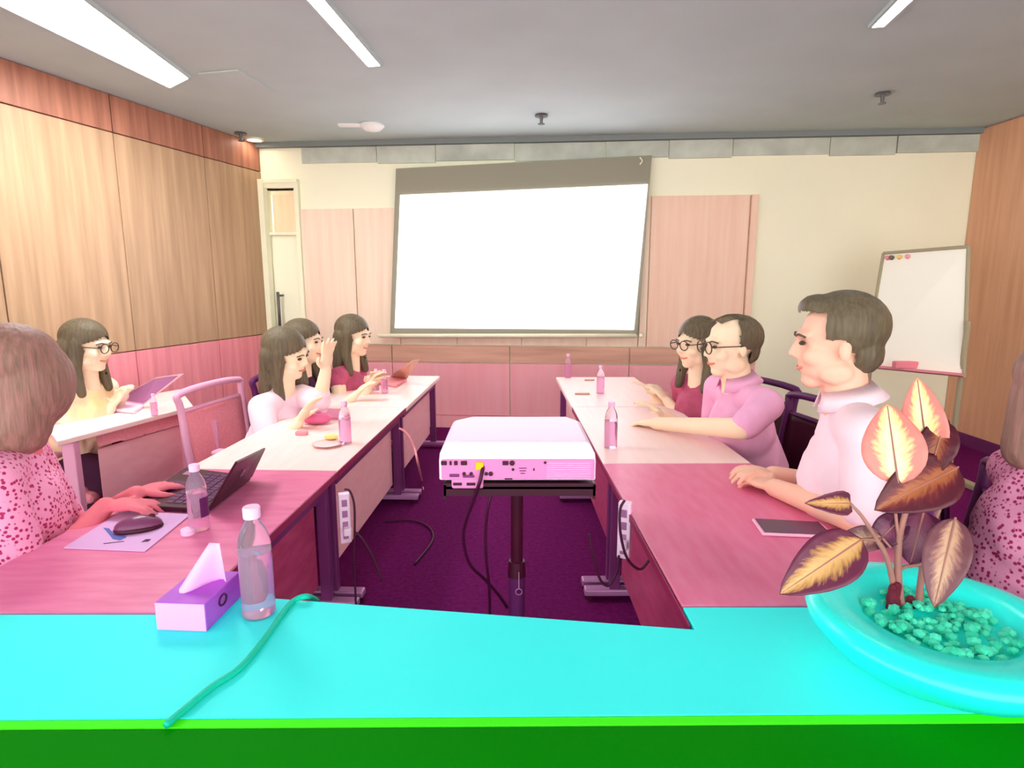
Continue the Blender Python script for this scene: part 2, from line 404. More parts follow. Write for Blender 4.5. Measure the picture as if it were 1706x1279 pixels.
for u, c, nm in ((.07, (236, 150, 160), 'rosy'), (.12, (120, 110, 90), 'grey'), (.22, (255, 210, 130), 'yellow'), (.32, (240, 170, 180), 'pink')):
    a = wb(u, .045); b = B(); cyl(b, a, a + nw * .02, .014, .011, 14); top('magnet', b, mat(nm + '_magnet', c), f'small round {nm} magnet at the top of the whiteboard', 'magnet', 'whiteboard magnets')
a = wb(.45, 1) + nw * .025 + V((0, 0, .035)); b = B(); box(b, a, (.13, .04, .04)); top('eraser', b, mat('rosy_felt', (240, 140, 156)), 'rosy board eraser lying on the whiteboard tray', 'eraser', bevel=.006)

# ------------------------------------------------------------------ tables
def T(x, y): return at_z(x, y, TZ)
Lf, Ln = T(732, 626), T(446, 892)
Ld = (Ln - Lf).normalized(); Lout = V((-abs(Ld.y), Ld.x if Ld.y < 0 else -Ld.x, 0)); Lout = V((Ld.y, -Ld.x, 0)); Lout = Lout if Lout.x < 0 else -Lout
Rf, Rn = T(927, 628), T(1150, 1040)
Rd = (Rn - Rf).normalized(); Rout = V((Rd.y, -Rd.x, 0)); Rout = Rout if Rout.x > 0 else -Rout
FA, FB = T(30, 968), T(1155, 1047)            # far edge of the front table
def meet(p, d, a, b):                          # where the run meets the front table
    e = b - a; den = d.x * e.y - d.y * e.x
    return ((a.x - p.x) * e.y - (a.y - p.y) * e.x) / den
WID = abs((T(111, 886) - Lf).dot(Lout)); print('WID', WID, (T(0, 944) - Lf).dot(Lout), (Lf, Ln, Rf, Rn, FA, FB))
def table(p, d, out, s0, s1, wid, mt, mpan, label, medge, w0=0, w1=0, poly=None):
    mid = p + d * ((s0 + s1) / 2) + out * wid / 2
    t = thing('meeting_table', label, 'table', (mid.x, mid.y, 0), 0, 'tables set end to end in a U')
    def P_(s_, o_, z): q = p + d * s_ + out * o_; return V((q.x, q.y, z))
    def bx(s_0, s_1, o0, o1, z0, z1, bm=None): return hexa(bm or B(), [P_(s_0, o0, z0), P_(s_1, o0, z0), P_(s_1, o1, z0), P_(s_0, o1, z0)], [P_(s_0, o0, z1), P_(s_1, o0, z1), P_(s_1, o1, z1), P_(s_0, o1, z1)])
    b = hexa(B(), [P_(s0, 0, TZ - .022), P_(s1, 0, TZ - .022), P_(s1 + w1, wid, TZ - .022), P_(s0, wid, TZ - .022)], [P_(s0, 0, TZ), P_(s1, 0, TZ), P_(s1 + w1, wid, TZ), P_(s0, wid, TZ)])
    if poly: b.free(); b = prism(B(), [P_(s0, 0, TZ - .022), P_(s0, wid, TZ - .022)] + [at_z(x, y, TZ) - V((0, 0, .022)) for x, y in poly], (0, 0, .022))
    obj('tabletop', b, mt, t, bevel=.003)
    obj('edge_band', bx(s0 + .001, s1 - .001, -.003, .0, TZ - .021, TZ - .002), medge, t)
    obj('frame_rail', bx(s0 + .04, s1 - .04, .02, .05, TZ - .06, TZ - .023), M_plum, t)
    obj('frame_rail', bx(s0 + .04, s1 - .04, wid - .06, wid - .03, TZ - .06, TZ - .023), M_plum, t)
    obj('modesty_panel', bx(s0 + .06, s1 - .06, .06, .075, .10, TZ - .055), mpan, t)
    for s_ in (s0 + .03, s1 - .03):
        obj('leg', bx(s_ - .014, s_ + .014, .025, .06, .03, TZ - .023), M_plum, t, bevel=.003)
        f = obj('foot', bx(s_ - .02, s_ + .02, -.06, wid - .08, .018, .042), M_foot, t, bevel=.006)
        for o_ in (-.045, wid - .1):
            cb_ = B(); q = P_(s_, o_, .014); cyl(cb_, q - d * .012, q + d * .012, .014); obj('caster', cb_, M_dark, f)
    return t
sLn = meet(Lf, Ld, FA, FB); sRn = meet(Rf, Rd, FA, FB)
def s_of(p, d, y, x): return (T(x, y) - p).dot(d)
sL1 = (T(566, 784) - Lf).dot(Ld); sR1 = (T(1011, 772) - Rf).dot(Rd)
table(Lf, Ld, Lout, 0, sL1 * .5 - .003, WID, M_tpale, M_panelp, 'pale blush wooden table at the far end of the left row', M_tpale)
table(Lf, Ld, Lout, sL1 * .5 + .003, sL1 - .003, WID, M_tpale, M_panelp, 'pale blush wooden table mid left row, in front of the white blouse', M_edge)
table(Lf, Ld, Lout, sL1 + .003, sLn - .012, WID, M_tnear, M_panel, 'magenta wooden table holding the dark laptop and mouse pad', M_edge, poly=((-150, 1020), (344, 1020), (344, 987)))
table(Rf, Rd, Rout, 0, sR1 * .5 - .003, WID, M_tpale, M_panelp, 'pale blush wooden table at the far end of the right row', M_tpale)
table(Rf, Rd, Rout, sR1 * .5 + .003, sR1 - .003, WID, M_tpale, M_panel, 'pale blush wooden table in front of the balding man in pink', M_edge)
table(Rf, Rd, Rout, sR1 + .003, sRn - .012, WID, M_tred, M_panel, 'magenta wooden table holding the phone, under the clasped hands', M_edge, poly=((1660, 1008), (1136, 1008)))
# front table with lime edging, and dark green table nearest
def flat_table(parts, label, feet):
    c = T(853, 1100 if len(parts) > 1 else 1260); t = thing('meeting_table', label, 'table', (c.x, c.y, 0), 0, 'tables across the front')
    for nm, pts, m in parts: obj(nm, prism(B(), [T(x, y) - V((0, 0, .022)) for x, y in pts], (0, 0, .022)), m, t, bevel=.0015)
    for x, y in feet:
        p_ = T(x, y); obj('leg', box(B(), (p_.x, p_.y, TZ / 2), (.04, .04, TZ - .046)), M_plum, t, bevel=.003); obj('foot', box(B(), (p_.x, p_.y, .012), (.05, .2, .024)), M_foot, t, bevel=.005)
flat_table((('tabletop', ((-500, 1023), (346, 1023), (346, 988), (1158, 1048), (1138, 1011), (2150, 1011), (2150, 1184), (-500, 1202)), M_cyan),
            ('edge_strip', ((-500, 1203), (2150, 1185), (2150, 1200), (-500, 1217)), M_lime)), 'bright cyan tabletop with lime edge, across the foreground under the plant', ((-350, 1150), (1950, 1120)))
flat_table((('tabletop', ((-500, 1219), (2150, 1202), (2300, 1500), (-700, 1500)), M_green),), 'plain dark green tabletop along the bottom of the picture', ((-400, 1300), (2000, 1300)))
# left rear table with its own leg
q0, q1, q2, q3 = T(170, 715), T(322, 672), T(312, 655), T(90, 668)
c = (q0 + q1 + q2 + q3) / 4
t = thing('side_table', 'pale table at the left rear holding a silver laptop', 'table', (c.x, c.y, 0))
ix = [T(95, 735), T(322, 676), T(300, 648), T(60, 690)]
obj('tabletop', prism(B(), [p_ - V((0, 0, .022)) for p_ in ix], (0, 0, .022)), M_tpale, t, bevel=.003)
pA, pB = ix[0].lerp(ix[1], .25), ix[0].lerp(ix[1], .93); off = (ix[3] - ix[0]).normalized() * .05
obj('modesty_panel', prism(B(), [p_ + off - V((0, 0, .36)) for p_ in (pA, pB, pB + off * .3, pA + off * .3)], (0, 0, .27)), M_panelp, t)
obj('frame_rail', prism(B(), [p_ + off * .6 - V((0, 0, .075)) for p_ in (pA, pB, pB + off * .4, pA + off * .4)], (0, 0, .05)), M_mesh, t)
for f_ in (.08, .93):
    a = ix[0].lerp(ix[1], f_) + off * .7; obj('leg', box(B(), (a.x, a.y, TZ / 2), (.05, .035, TZ - .045)), M_chf, t, bevel=.004); obj('foot', box(B(), (a.x, a.y + .1, .015), (.05, .4, .03)), M_foot, t, bevel=.005)

# ------------------------------------------------------------------ projector on its stand
pj = at_d(862, 800, 1.36)
zb = pj.z
t = thing('projector', 'white projector with rear ports and cables facing the camera', 'projector', (pj.x, pj.y, zb), R(1))
def pbx(x0, x1, y0, y1, z0, z1): return box(B(), ((x0 + x1) / 2, (y0 + y1) / 2, (z0 + z1) / 2), (x1 - x0, y1 - y0, z1 - z0), Matrix.Translation(pj))
wj = .177
# body: rear face lower, top domed outline
prof = [(-wj, 0), (wj, 0), (wj, .23), (wj - .03, .285), (-wj + .045, .285), (-wj, .235)]
bm = B(); n_ = len(prof)
lay = [(0, 1.0, 0), (.045, 1.0, 0), (.062, .99, .006), (.083, .93, .02), (.088, .88, .03)]
rings = []
for z, sc, ins in lay: rings.append([bm.verts.new(pj + V((x * sc, .12 + (y - .12) * sc, z))) for x, y in prof])
for i in range(len(rings) - 1):
    for k in range(n_): bm.faces.new((rings[i][k], rings[i][(k + 1) % n_], rings[i + 1][(k + 1) % n_], rings[i + 1][k]))
bm.faces.new(rings[0][::-1]); bm.faces.new(rings[-1])
obj('casing', bm, M_proj, t, bevel=.012, segs=4)
obj('rear_panel', pbx(-wj + .006, wj - .004, -.006, 0, .004, .05), M_projr, t, bevel=.002)
obj('port_block', pbx(-wj + .028, -wj + .1, -.008, .02, -.018, .006), M_projr, t, bevel=.005)
def port(x, z, w_, h_, m=M_dark, nm='port', rim=True):
    o = obj(nm, pbx(x - w_ / 2, x + w_ / 2, -.0095, -.006, z - h_ / 2, z + h_ / 2), m, t, bevel=.0015)
for x, w_ in ((-.165, .013), (-.15, .005), (-.138, .008), (-.12, .014), (-.027, .013)): port(x, .043, w_, .010)
for x in (-.135, -.105): port(x, -.006 + .0, .02, .007)
port(-.142, .014, .022, .007, M_plum); port(-.11, .012, .026, .006, M_plum); port(-.02, .006, .018, .003)
for x, z, r_ in ((-.012, .043, .006), (-.12, .018, .004), (-.104, .018, .004), (-.07, .018, .004), (-.06, .018, .005), (-.01, .028, .003), (.062, .044, .003)):
    b = B(); cyl(b, pj + V((x, -.0095, z)), pj + V((x, -.006, z)), r_); obj('socket', b, M_dark, t)
port(.037, .028, .003, .006); 
for i in range(3): port(.012, .031 - i * .006, .018 - i * .004, .0012, M_plum, 'printed_line')
for i in range(8): port(.115, .008 + i * .005, .1, .0008, M_proj, 'vent_slat')
port(-.085, .036, .018, .018, mat('yellow_plug', (250, 190, 20)), 'plug')
for x in (-.12, .12): obj('foot', cyl(B(), pj + V((x, .05, 0)), pj + V((x, .05, -.012)), .012), M_dark, t)
# stand
t = thing('projector_stand', 'dark projector stand with tray and slim tripod pole', 'stand', (pj.x, pj.y + .12, 0))
obj('tray', box(B(), (pj.x + .005, pj.y + .13, zb - .018), (.345, .26, .012)), M_dark, t, bevel=.003)
obj('tray_lip', box(B(), (pj.x + .005, pj.y + .004, zb - .022), (.345, .008, .03)), M_dark, t)
for s_ in (-1, 1): obj('tray_lip', box(B(), (pj.x + .005 + s_ * .17, pj.y + .13, zb - .028), (.006, .26, .034)), M_dark, t)
py = pj.y + .13
obj('pole', cyl(B(), (pj.x, py, .35), (pj.x, py, zb - .02), .0155, seg=20), M_dark, t, smooth=False)
obj('lower_pole', cyl(B(), (pj.x, py, .06), (pj.x, py, .36), .021, seg=20), M_dark2, t)
obj('collar', cyl(B(), (pj.x, py, .33), (pj.x, py, .37), .024, .02, seg=20), M_dark, t)
for a in (90, 210, 330):
    d = V((math.cos(R(a)), math.sin(R(a)), 0)); obj('leg', cyl(B(), V((pj.x, py, .2)) + d * .02, V((pj.x, py, .012)) + d * .26, .009), M_dark2, t)
b = B(); q = at_d(865, 985, 1.42); torus(b, V((pj.x + .005, py - .03, .30)), .008, .0014, Matrix.Rotation(R(90), 4, 'X')); cyl(b, (pj.x + .005, py - .03, .308), (pj.x + .005, py - .024, .35), .0012); obj('pull_ring', b, M_foot, t)
def cable(pts, r, label, m=M_cable, group='loose cables', nm='cable'):
    b = B(); tube(b, pts, r, 8); return top(nm, b, m, label, 'cable', group, smooth=True)
e = [at_d(x, y, d_) for x, y, d_ in ((806, 770, 1.355), (800, 800, 1.34), (790, 830, 1.37), (776, 868, 1.42), (772, 900, 1.46), (783, 940, 1.5), (808, 965, 1.55), (830, 990, 1.6), (845, 1012, 1.62))]
cable(e, .0042, 'dark cable hanging from the projector ports, kinking left before the floor')
e = [at_d(x, y, d_) for x, y, d_ in ((822, 812, 1.4), (814, 840, 1.4), (809, 880, 1.42), (810, 930, 1.45), (815, 980, 1.5), (816, 1030, 1.55))]
cable(e, .0038, 'dark cable hanging straight down below the projector')
# floor cables
Z0 = lambda x, y: at_z(x, y, .006)
cable([Z0(x, y) for x, y in ((640, 868), (680, 866), (705, 872), (720, 885), (718, 905), (690, 940))], .004, 'thin cable curving across the floor at the left of the stand')

# ------------------------------------------------------------------ power strips on the table legs
def strip(px, label, dep, x_s, nm='power_strip'):
    a, b_ = at_d(px[0][0], px[0][1], dep), at_d(px[1][0], px[1][1], dep)
    h = a.z - b_.z; c = (a + b_) / 2
    t = thing(nm, label, 'power strip', (c.x, c.y, b_.z), x_s)
    Mx = Matrix.Translation(c) @ Matrix.Rotation(x_s, 4, 'Z')
    obj('body', box(B(), (0, 0, 0), (.034, .022, h), Mx), M_white, t, bevel=.004)
    for i in range(4):
        obj('socket', box(B(), (0, -.012, h / 2 - .03 - i * h / 4.6), (.016, .003, .022), Mx), M_foot, t, bevel=.002)
    obj('plug', box(B(), (.004, -.024, -h / 2 + .045), (.024, .026, .024), Mx), M_white, t, bevel=.004)
    return c
dl = (T(575, 776).y) * CP + .05
strip(((572, 818), (577, 906)), 'white power strip hanging on the left table row beside a leg', 1.86, R(20))
strip(((1043, 832), (1038, 932)), 'white power strip hanging on the right table row with a looped cable', 1.6, R(-25))
cable([at_d(x, y, 1.83) for x, y in ((574, 815), (583, 818), (590, 840), (591, 880), (590, 930), (592, 985), (593, 1010))], .0035, 'dark cable looping down from the top of the left power strip')
cable([at_d(x, y, 1.82) for x, y in ((592, 886), (605, 900), (622, 930), (636, 968))], .0035, 'dark cable trailing from the lower plug of the left power strip')
cable([at_d(x, y, 1.55) for x, y in ((1041, 833), (1033, 850), (1034, 890), (1045, 930), (1065, 948), (1080, 935), (1088, 918))], .0035, 'dark cable looping from the top of the right power strip under the table')
cable([at_d(x, y, 1.57) for x, y in ((1031, 925), (1028, 950), (1015, 975), (1000, 965), (988, 925), (982, 890))], .0035, 'dark cable hanging from the lower plug of the right power strip')
cable([at_d(x, y, 2.4) for x, y in ((665, 713), (678, 722), (690, 745), (697, 775))] + [Z0(703, 800), Z0(705, 815)], .0045, 'rosy cable drooping from the far left table', M_woodLp)

# ------------------------------------------------------------------ office chairs
def office_chair(label, mf, mm, ms):
    t = thing('office_chair', label, 'chair')
    sz = .17
    b = B(); box(b, (0, .02, sz - .03), (.42, .42, .05)); obj('seat', b, ms, t, bevel=.025, segs=3)
    # back: rounded frame with mesh, leaning backwards
    by = -.22; pts = [(-.20, sz + .05), (-.215, sz + .35), (-.19, sz + .42), (.19, sz + .42), (.215, sz + .35), (.20, sz + .05), (0, sz + .02), (-.20, sz + .05)]
    b = B(); tube(b, [V((x, by - (z - sz) * .12, z)) for x, z in pts], .016, 8, n=5); obj('back_frame', b, mf, t, smooth=True)
    b = B()
    cols, rows = 8, 8; gr = []
    for j in range(rows + 1):
        z = sz + .05 + .29 * j / rows; wd = .195 + .015 * j / rows
        gr.append([b.verts.new((-wd + 2 * wd * i / cols, by - (z - sz) * .12 - .03 * (1 - (2 * i / cols - 1) ** 2), z)) for i in range(cols + 1)])
    for j in range(rows):
        for i in range(cols): b.faces.new((gr[j][i], gr[j][i + 1], gr[j + 1][i + 1], gr[j + 1][i]))
    o = obj('mesh_panel', b, mm, t, smooth=True); so = o.modifiers.new('s', 'SOLIDIFY'); so.thickness = .006
    obj('top_rail', tube(B(), [V((x, by - .29 * .12 - .01, sz + .34)) for x in (-.2, 0, .2)], .009, 6), mf, t)
    for s_ in (-1, 1):
        b = B(); tube(b, [(s_ * .2, -.1, sz - .02), (s_ * .25, -.06, sz + .1), (s_ * .25, 0, sz + .17)], .013, 8); ar = obj('armrest_post', b, mf, t, smooth=True)
        obj('armrest', box(B(), (s_ * .25, .03, sz + .18), (.055, .24, .022)), mf, t, bevel=.01)
    obj('spine', tube(B(), [(0, -.05, sz - .05), (0, -.24, sz - .02), (0, by - .05, sz + .25)], .016, 8), mf, t)
    obj('column', cyl(B(), (0, 0, .05), (0, 0, sz - .05), .025), mf, t)
    for i in range(5):
        a = R(72 * i + 18); d = V((math.cos(a), math.sin(a), 0)); l = obj('base_arm', cyl(B(), V((0, 0, .055)), d * .26 + V((0, 0, .04)), .018, .011), mf, t)
        obj('caster', ell(B(), d * .26 + V((0, 0, .018)), (.018, .018, .018)), M_dark, l, smooth=True)
    return t
PC_dark = office_chair('proto', M_dark2, M_dark, M_dark)
PC_pink = office_chair('proto', M_chf, M_mesh, M_mesh)
used = {'d': 0, 'p': 0}
def chair(kind, label, loc, phi):
    src = PC_dark if kind == 'd' else PC_pink
    o = src if not used[kind] else copy_tree(src)
    used[kind] = 1
    o.location = (loc[0], loc[1], 0); o.rotation_euler = (0, 0, -R(phi)); o['label'] = label; o['group'] = 'office chairs'
    return o

# ------------------------------------------------------------------ people
def hand(bm, w, f, n, curl=.5, s=1.0, side=1):
    f = f.normalized(); n = (n - f * n.dot(f)).normalized(); sd = f.cross(n) * side
    w = V(w)
    Mx = Matrix((( *sd, ), (*f,), (*n,))).transposed().to_4x4()
    ell(bm, (0, 0, 0), (.036 * s, .045 * s, .015 * s), Matrix.Translation(w + f * .045 * s) @ Mx)
    for i, (o, L_) in enumerate(((-.027, .062), (-.009, .072), (.010, .067), (.027, .052))):
        base = w + f * .075 * s + sd * o * s; dir1 = (f + sd * o * 6 + n * curl * .5).normalized(); m_ = base + dir1 * L_ * .5 * s
        dir2 = (f + sd * o * 6 + n * curl * 1.8).normalized(); tip = m_ + dir2 * L_ * .5 * s
        cap(bm, base, .0085 * s, m_, .0078 * s, 1); cap(bm, m_, .0078 * s, tip, .0065 * s, 1)
    b0 = w + f * .02 * s - sd * .028 * s; b1 = b0 + (f * .6 - sd * .8 + n * .2).normalized() * .036 * s; b2 = b1 + (f * .9 - sd * .2 + n * .35).normalized() * .03 * s
    cap(bm, b0, .012 * s, b1, .0095 * s, 1); cap(bm, b1, .0095 * s, b2, .0075 * s, 1)

def person(label, hp, dep, phi, yaw=0, pitch=0, roll=0, wrists=(None, None), hair='long', mh=None, mtop=None, ms=None, sleeve=.55,
           vox=.007, glasses=False, lean=.1, male=False, collar=False, curl=.5, handdir=None, elbow=None, hs=1.0, palm=(None, None), headscale=1.0):
    H = at_d(hp[0], hp[1], dep); hz = H.z
    rz = -R(phi); Rz = Matrix.Rotation(rz, 4, 'Z')
    root = H - (Rz @ V((0, lean + .03, 0)))
    t = thing('person', label, 'person', (root.x, root.y, 0), rz, 'people seated around the tables')
    W = Matrix.Translation((root.x, root.y, 0)) @ Rz; Wi = W.inverted()
    sw = .185 if male else .15
    k = 1.1 if male else 1.0
    hipz = .25
    body, shirt = B(), B()
    nb = V((0, lean * .9, hz - (.145 if male else .16))); su = hz - (.195 if male else .215); sh = [V((-sw, lean * .78, su)), V((sw, lean * .78, su))]
    ws = []
    for i in (0, 1):
        w_ = wrists[i]
        ws.append(Wi @ w_ if w_ is not None else V(((-.12, .12)[i], lean + .33, TZ + .03)))
    if ws[0].x > ws[1].x and wrists[0] is not None and wrists[1] is not None and not handdir:
        ws = ws[::-1]
    # torso
    ell(body, (0, 0, hipz + .03), (.14 * k, .11, .1)); cap(body, (0, .0, hipz + .05), .1 * k, (0, lean * .7, hz - .33), .1 * k)
    ell(body, (0, lean * .7, hz - .32), (.13 * k, .09, .13)); cap(body, sh[0], .042 * k, sh[1], .042 * k)
    cap(body, nb - V((0, 0, .05)), .06, V((0, lean + .012, hz - .05)), .048 * (1.1 if male else .95))
    ell(shirt, (0, 0, hipz + .05), (.165 * k, .13, .1)); ell(shirt, (0, lean * .35, (hipz + hz - .3) / 2), (.15 * k, .12, .15)); ell(shirt, (0, lean * .7, hz - .33), (.16 * k, .115, .14))
    cap(shirt, (0, 0, hipz + .06), .125 * k, (0, lean * .7, hz - .36), .12 * k)
    cap(shirt, sh[0], .056 * k, sh[1], .056 * k); cap(shirt, (0, lean * .72, hz - .24), .085 * k, (0, lean * .86, hz - .19), .062 * k)
    for s_ in (0, 1): ell(shirt, V(((-.06, .06)[s_], lean * .7 + .04, hz - .34)), (.06, .055 if not male else .04, .07))
    for i in (0, 1):
        s, w_ = sh[i], ws[i]; L1, L2 = .265 * k, .235 * k; d = w_ - s; D = d.length
        if D > (L1 + L2) * .985: f_ = D / ((L1 + L2) * .985); L1 *= f_; L2 *= f_
        x = (L1 * L1 - L2 * L2 + D * D) / (2 * D); h = math.sqrt(max(L1 * L1 - x * x, 0)); dn = d.normalized()
        pole = V(((-1, 1)[i] * .25, -.15, -1)); pole = (pole - dn * pole.dot(dn)).normalized(); el = s + dn * x + pole * h
        if elbow and elbow[i] is not None: el = Wi @ elbow[i]
        if el.z < TZ + .04 and el.y > .2: el.z = TZ + .045
        cap(body, s, .043 * k, el, .036 * k); cap(body, el, .036 * k, w_, .024 * k)
        fd = (w_ - el).normalized()
        if handdir and handdir[i] is not None: fd = (Wi.to_3x3() @ handdir[i]).normalized()
        n_ = V((0, 0, -1)) if abs(fd.z) < .8 else V((0, 1, 0))
        if palm[i] is not None: n_ = Wi.to_3x3() @ palm[i]
        hand(body, w_, fd, n_, curl, hs, side=(1, -1)[i])
        if sleeve <= 1: e_ = s.lerp(el, max(sleeve, .12)); cap(shirt, s, .054 * k, e_, .049 * k)
        else: cap(shirt, s, .058 * k, el, .05 * k); cap(shirt, el, .048 * k, el.lerp(w_, sleeve - 1), .037 * k)
    # head
    HM = Matrix.Translation((0, lean + .03, hz)) @ Matrix.Rotation(-R(yaw), 4, 'Z') @ Matrix.Rotation(R(roll), 4, 'Y') @ Matrix.Rotation(-R(pitch), 4, 'X') @ Matrix.Scale(headscale, 4)
    for c_, r_ in (((0, -.012, .03), (.073, .092, .082)), ((0, .022, -.03), (.06, .066, .078)), ((0, .05, -.088), (.027, .027, .022)), ((0, .056, -.05), (.032, .027, .036)),
                   ((0, .072, .022), (.05, .018, .014)), ((.036, .052, -.028), (.026, .028, .026)), ((-.036, .052, -.028), (.026, .028, .026)),
                   ((.073, -.008, -.012), (.008, .015, .026)), ((-.073, -.008, -.012), (.008, .015, .026)), ((.045, .005, -.065), (.022, .04, .03)), ((-.045, .005, -.065), (.022, .04, .03))):
        ell(body, c_, r_, HM)
    b2 = B(); cap(b2, V((0, .084, .008)), .007, V((0, .097, -.024)), .0095); ell(b2, (.011, .088, -.029), (.008, .008, .007)); ell(b2, (-.011, .088, -.029), (.008, .008, .007))
    bmesh.ops.transform(b2, matrix=HM, verts=b2.verts); tmp = bpy.data.meshes.new('t'); b2.to_mesh(tmp); b2.free(); body.from_mesh(tmp); bpy.data.meshes.remove(tmp)
    # legs
    legs = B()
    for s_ in (-1, 1):
        kn = V((s_ * .12, .22, .25)); an = V((s_ * .12, .17, .08)); cap(body, (s_ * .09, .03, .24), .06, kn, .045); cap(body, kn, .045, an, .03)
        ell(body, (s_ * .12, .20, .04), (.032, .08, .028))
        cap(legs, V((s_ * .09, .02, .24)), .088, kn, .062); cap(legs, kn, .062, an, .048)
    ell(legs, (0, -.01, hipz), (.16, .12, .085))
    def add(nm, bm_, m, vx, sm=3):
        me = remesh(bm_, vx, sm); me.name = nm; o = bpy.data.objects.new(nm, me); C.objects.link(o); me.materials.clear(); me.materials.append(m); o.parent = t
        for p_ in me.polygons: p_.use_smooth = True
        return o
    add('body', body, ms or M_skin, vox); add('shirt', shirt, mtop, .009, 5); add('trousers', legs, M_trous, .016)
    for s_ in (-1, 1):
        b = B(); ell(b, (s_ * .12, .20, .04), (.042, .1, .04)); me = bpy.data.meshes.new('shoe'); b.to_mesh(me); b.free(); me.materials.append(M_dark); o = bpy.data.objects.new('shoe', me); C.objects.link(o); o.parent = t
    # features
    def feat(nm, bm_, m, sm=True):
        bmesh.ops.transform(bm_, matrix=HM, verts=bm_.verts); me = bpy.data.meshes.new(nm); bmesh.ops.recalc_face_normals(bm_, faces=bm_.faces); bm_.to_mesh(me); bm_.free(); me.materials.append(m)
        for p_ in me.polygons: p_.use_smooth = sm
        o = bpy.data.objects.new(nm, me); C.objects.link(o); o.parent = t; return o
    for s_ in (-1, 1):
        feat('eye', ell(B(), (s_ * .030, .078, .004), (.0135, .008, .0055)), M_eye)
        feat('eyebrow', tube(B(), [(s_ * .015, .090, .020), (s_ * .032, .088, .025), (s_ * .05, .074, .019)], .0028, 6), mh)
    b = tube(B(), [(-.024, .072, -.054), (-.010, .082, -.059), (.010, .082, -.059), (.024, .072, -.054)], .0042, 6); feat('mouth', b, M_lip)
    if glasses:
        b = B(); Rx = Matrix.Rotation(R(90), 4, 'X')
        for s_ in (-1, 1):
            torus(b, (s_ * .032, .102, .002), .021, .0021, Rx, sx=1.2); cyl(b, (s_ * .056, .1, .006), (s_ * .078, -.005, .006), .002, seg=6)
        cyl(b, (-.008, .104, .005), (.008, .104, .005), .002, seg=6); feat('glasses', b, M_eye)
    # hair
    hb = B(); rem = None
    if hair == 'long' or hair == 'cover':
        ell(hb, (0, -.018, .04), (.086, .102, .088), sub=3)
        for s_ in ((-1, 1) if hair == 'long' else ()):
            cap(hb, V((s_ * .066, .0, .02)), .03, V((s_ * .082, .0, -.10)), .026); cap(hb, V((s_ * .082, .0, -.10)), .027, V((s_ * .085, .03, -.20)), .02)
            cap(hb, V((s_ * .05, -.05, .0)), .05, V((s_ * .06, -.06, -.17)), .035)
        cap(hb, V((0, -.06, 0)), .06, V((0, -.075, -.17 if hair == 'long' else -.13)), .05)
        rem = lambda c: c.y > .03 and c.z < .055 - abs(c.x) * .5 and abs(c.x) < .074 and c.z > -.13
        if hair == 'cover':
            rem = None; ell(hb, (0, .01, -.02), (.088, .104, .12), sub=3)
            cap(hb, V((0, .0, -.05)), .082, V((0, -.015, -.125)), .084)
    elif hair == 'short':
        ell(hb, (0, -.014, .042), (.083, .1, .086), sub=3); ell(hb, (0, .045, .085), (.06, .045, .035)); ell(hb, (0, -.055, -.02), (.066, .048, .055))
        rem = lambda c: (c.y > .035 and c.z < .075) or (c.y > -.005 and c.z < .012) or (c.y > -.03 and c.z < -.02) or c.z < -.085
    elif hair == 'bald':
        ell(hb, (0, -.02, .03), (.082, .1, .084), sub=3); ell(hb, (0, -.055, -.02), (.066, .048, .055))
        rem = lambda c: (c.y > -.01 + abs(c.x) * .25 and abs(c.x) < .09) or c.z < -.08 or (c.y > -.04 and c.z < -.01)
    me = remesh(hb, .006, 3); me.name = 'hair'
    b = B(); b.from_mesh(me); bpy.data.meshes.remove(me)
    if rem: bmesh.ops.delete(b, geom=[v for v in b.verts if rem(v.co)], context='VERTS')
    if hair == 'bald':
        for i in range(9): tube(b, [(-.05 + i * .012, -.03, .112 - abs(i - 4) * .003), (-.045 + i * .012, .02, .112 - abs(i - 4) * .003), (-.03 + i * .009, .055, .094 - abs(i - 4) * .002)], .0022, 5)
    o = feat('hair', b, mh)
    if collar:
        b = B()
        Mc = Matrix.Translation(nb + V((0, .004, .012))) @ Matrix.Rotation(R(-16), 4, 'X')
        n0 = 22; r0, r1, r2 = [], [], []
        for i in range(n0 + 1):
            a = R(115 + 310 * i / n0 - 0); ca, sa = math.cos(a), math.sin(a)
            r0.append(b.verts.new(Mc @ V((.061 * ca, .061 * sa, -.02)))); r1.append(b.verts.new(Mc @ V((.060 * ca, .062 * sa, .022)))); r2.append(b.verts.new(Mc @ V((.086 * ca, .088 * sa, -.022))))
        for i in range(n0): b.faces.new((r0[i], r0[i + 1], r1[i + 1], r1[i])); b.faces.new((r1[i], r1[i + 1], r2[i + 1], r2[i]))
        me = bpy.data.meshes.new('collar'); b.to_mesh(me); b.free(); me.materials.append(mtop); o = bpy.data.objects.new('collar', me); C.objects.link(o); o.parent = t
        so = o.modifiers.new('s', 'SOLIDIFY'); so.thickness = .004
        for p_ in me.polygons: p_.use_smooth = True
    return t, root, W
def TW(x, y, dz=.028): return at_z(x, y, TZ + dz)
P = {}
P['A'] = person('woman in a speckled floral dress seen from behind, working at the dark laptop', (34, 626), 1.45, 62, yaw=-20, pitch=8, wrists=(TW(228, 822), TW(176, 842)), handdir=(V((.5, .9, 0)), V((.9, .1, 0))), hair='cover', mh=M_hairA, mtop=M_floral, ms=M_skinr, sleeve=.9, vox=.006, lean=.06)
P['B'] = person('woman with glasses and a pale yellow top at the left rear table', (146, 577), 2.7, 92, yaw=0, pitch=5, wrists=(TW(185, 678), TW(200, 672)), hair='long', mh=M_hair, mtop=M_shirty, sleeve=.6, glasses=True, lean=.08)
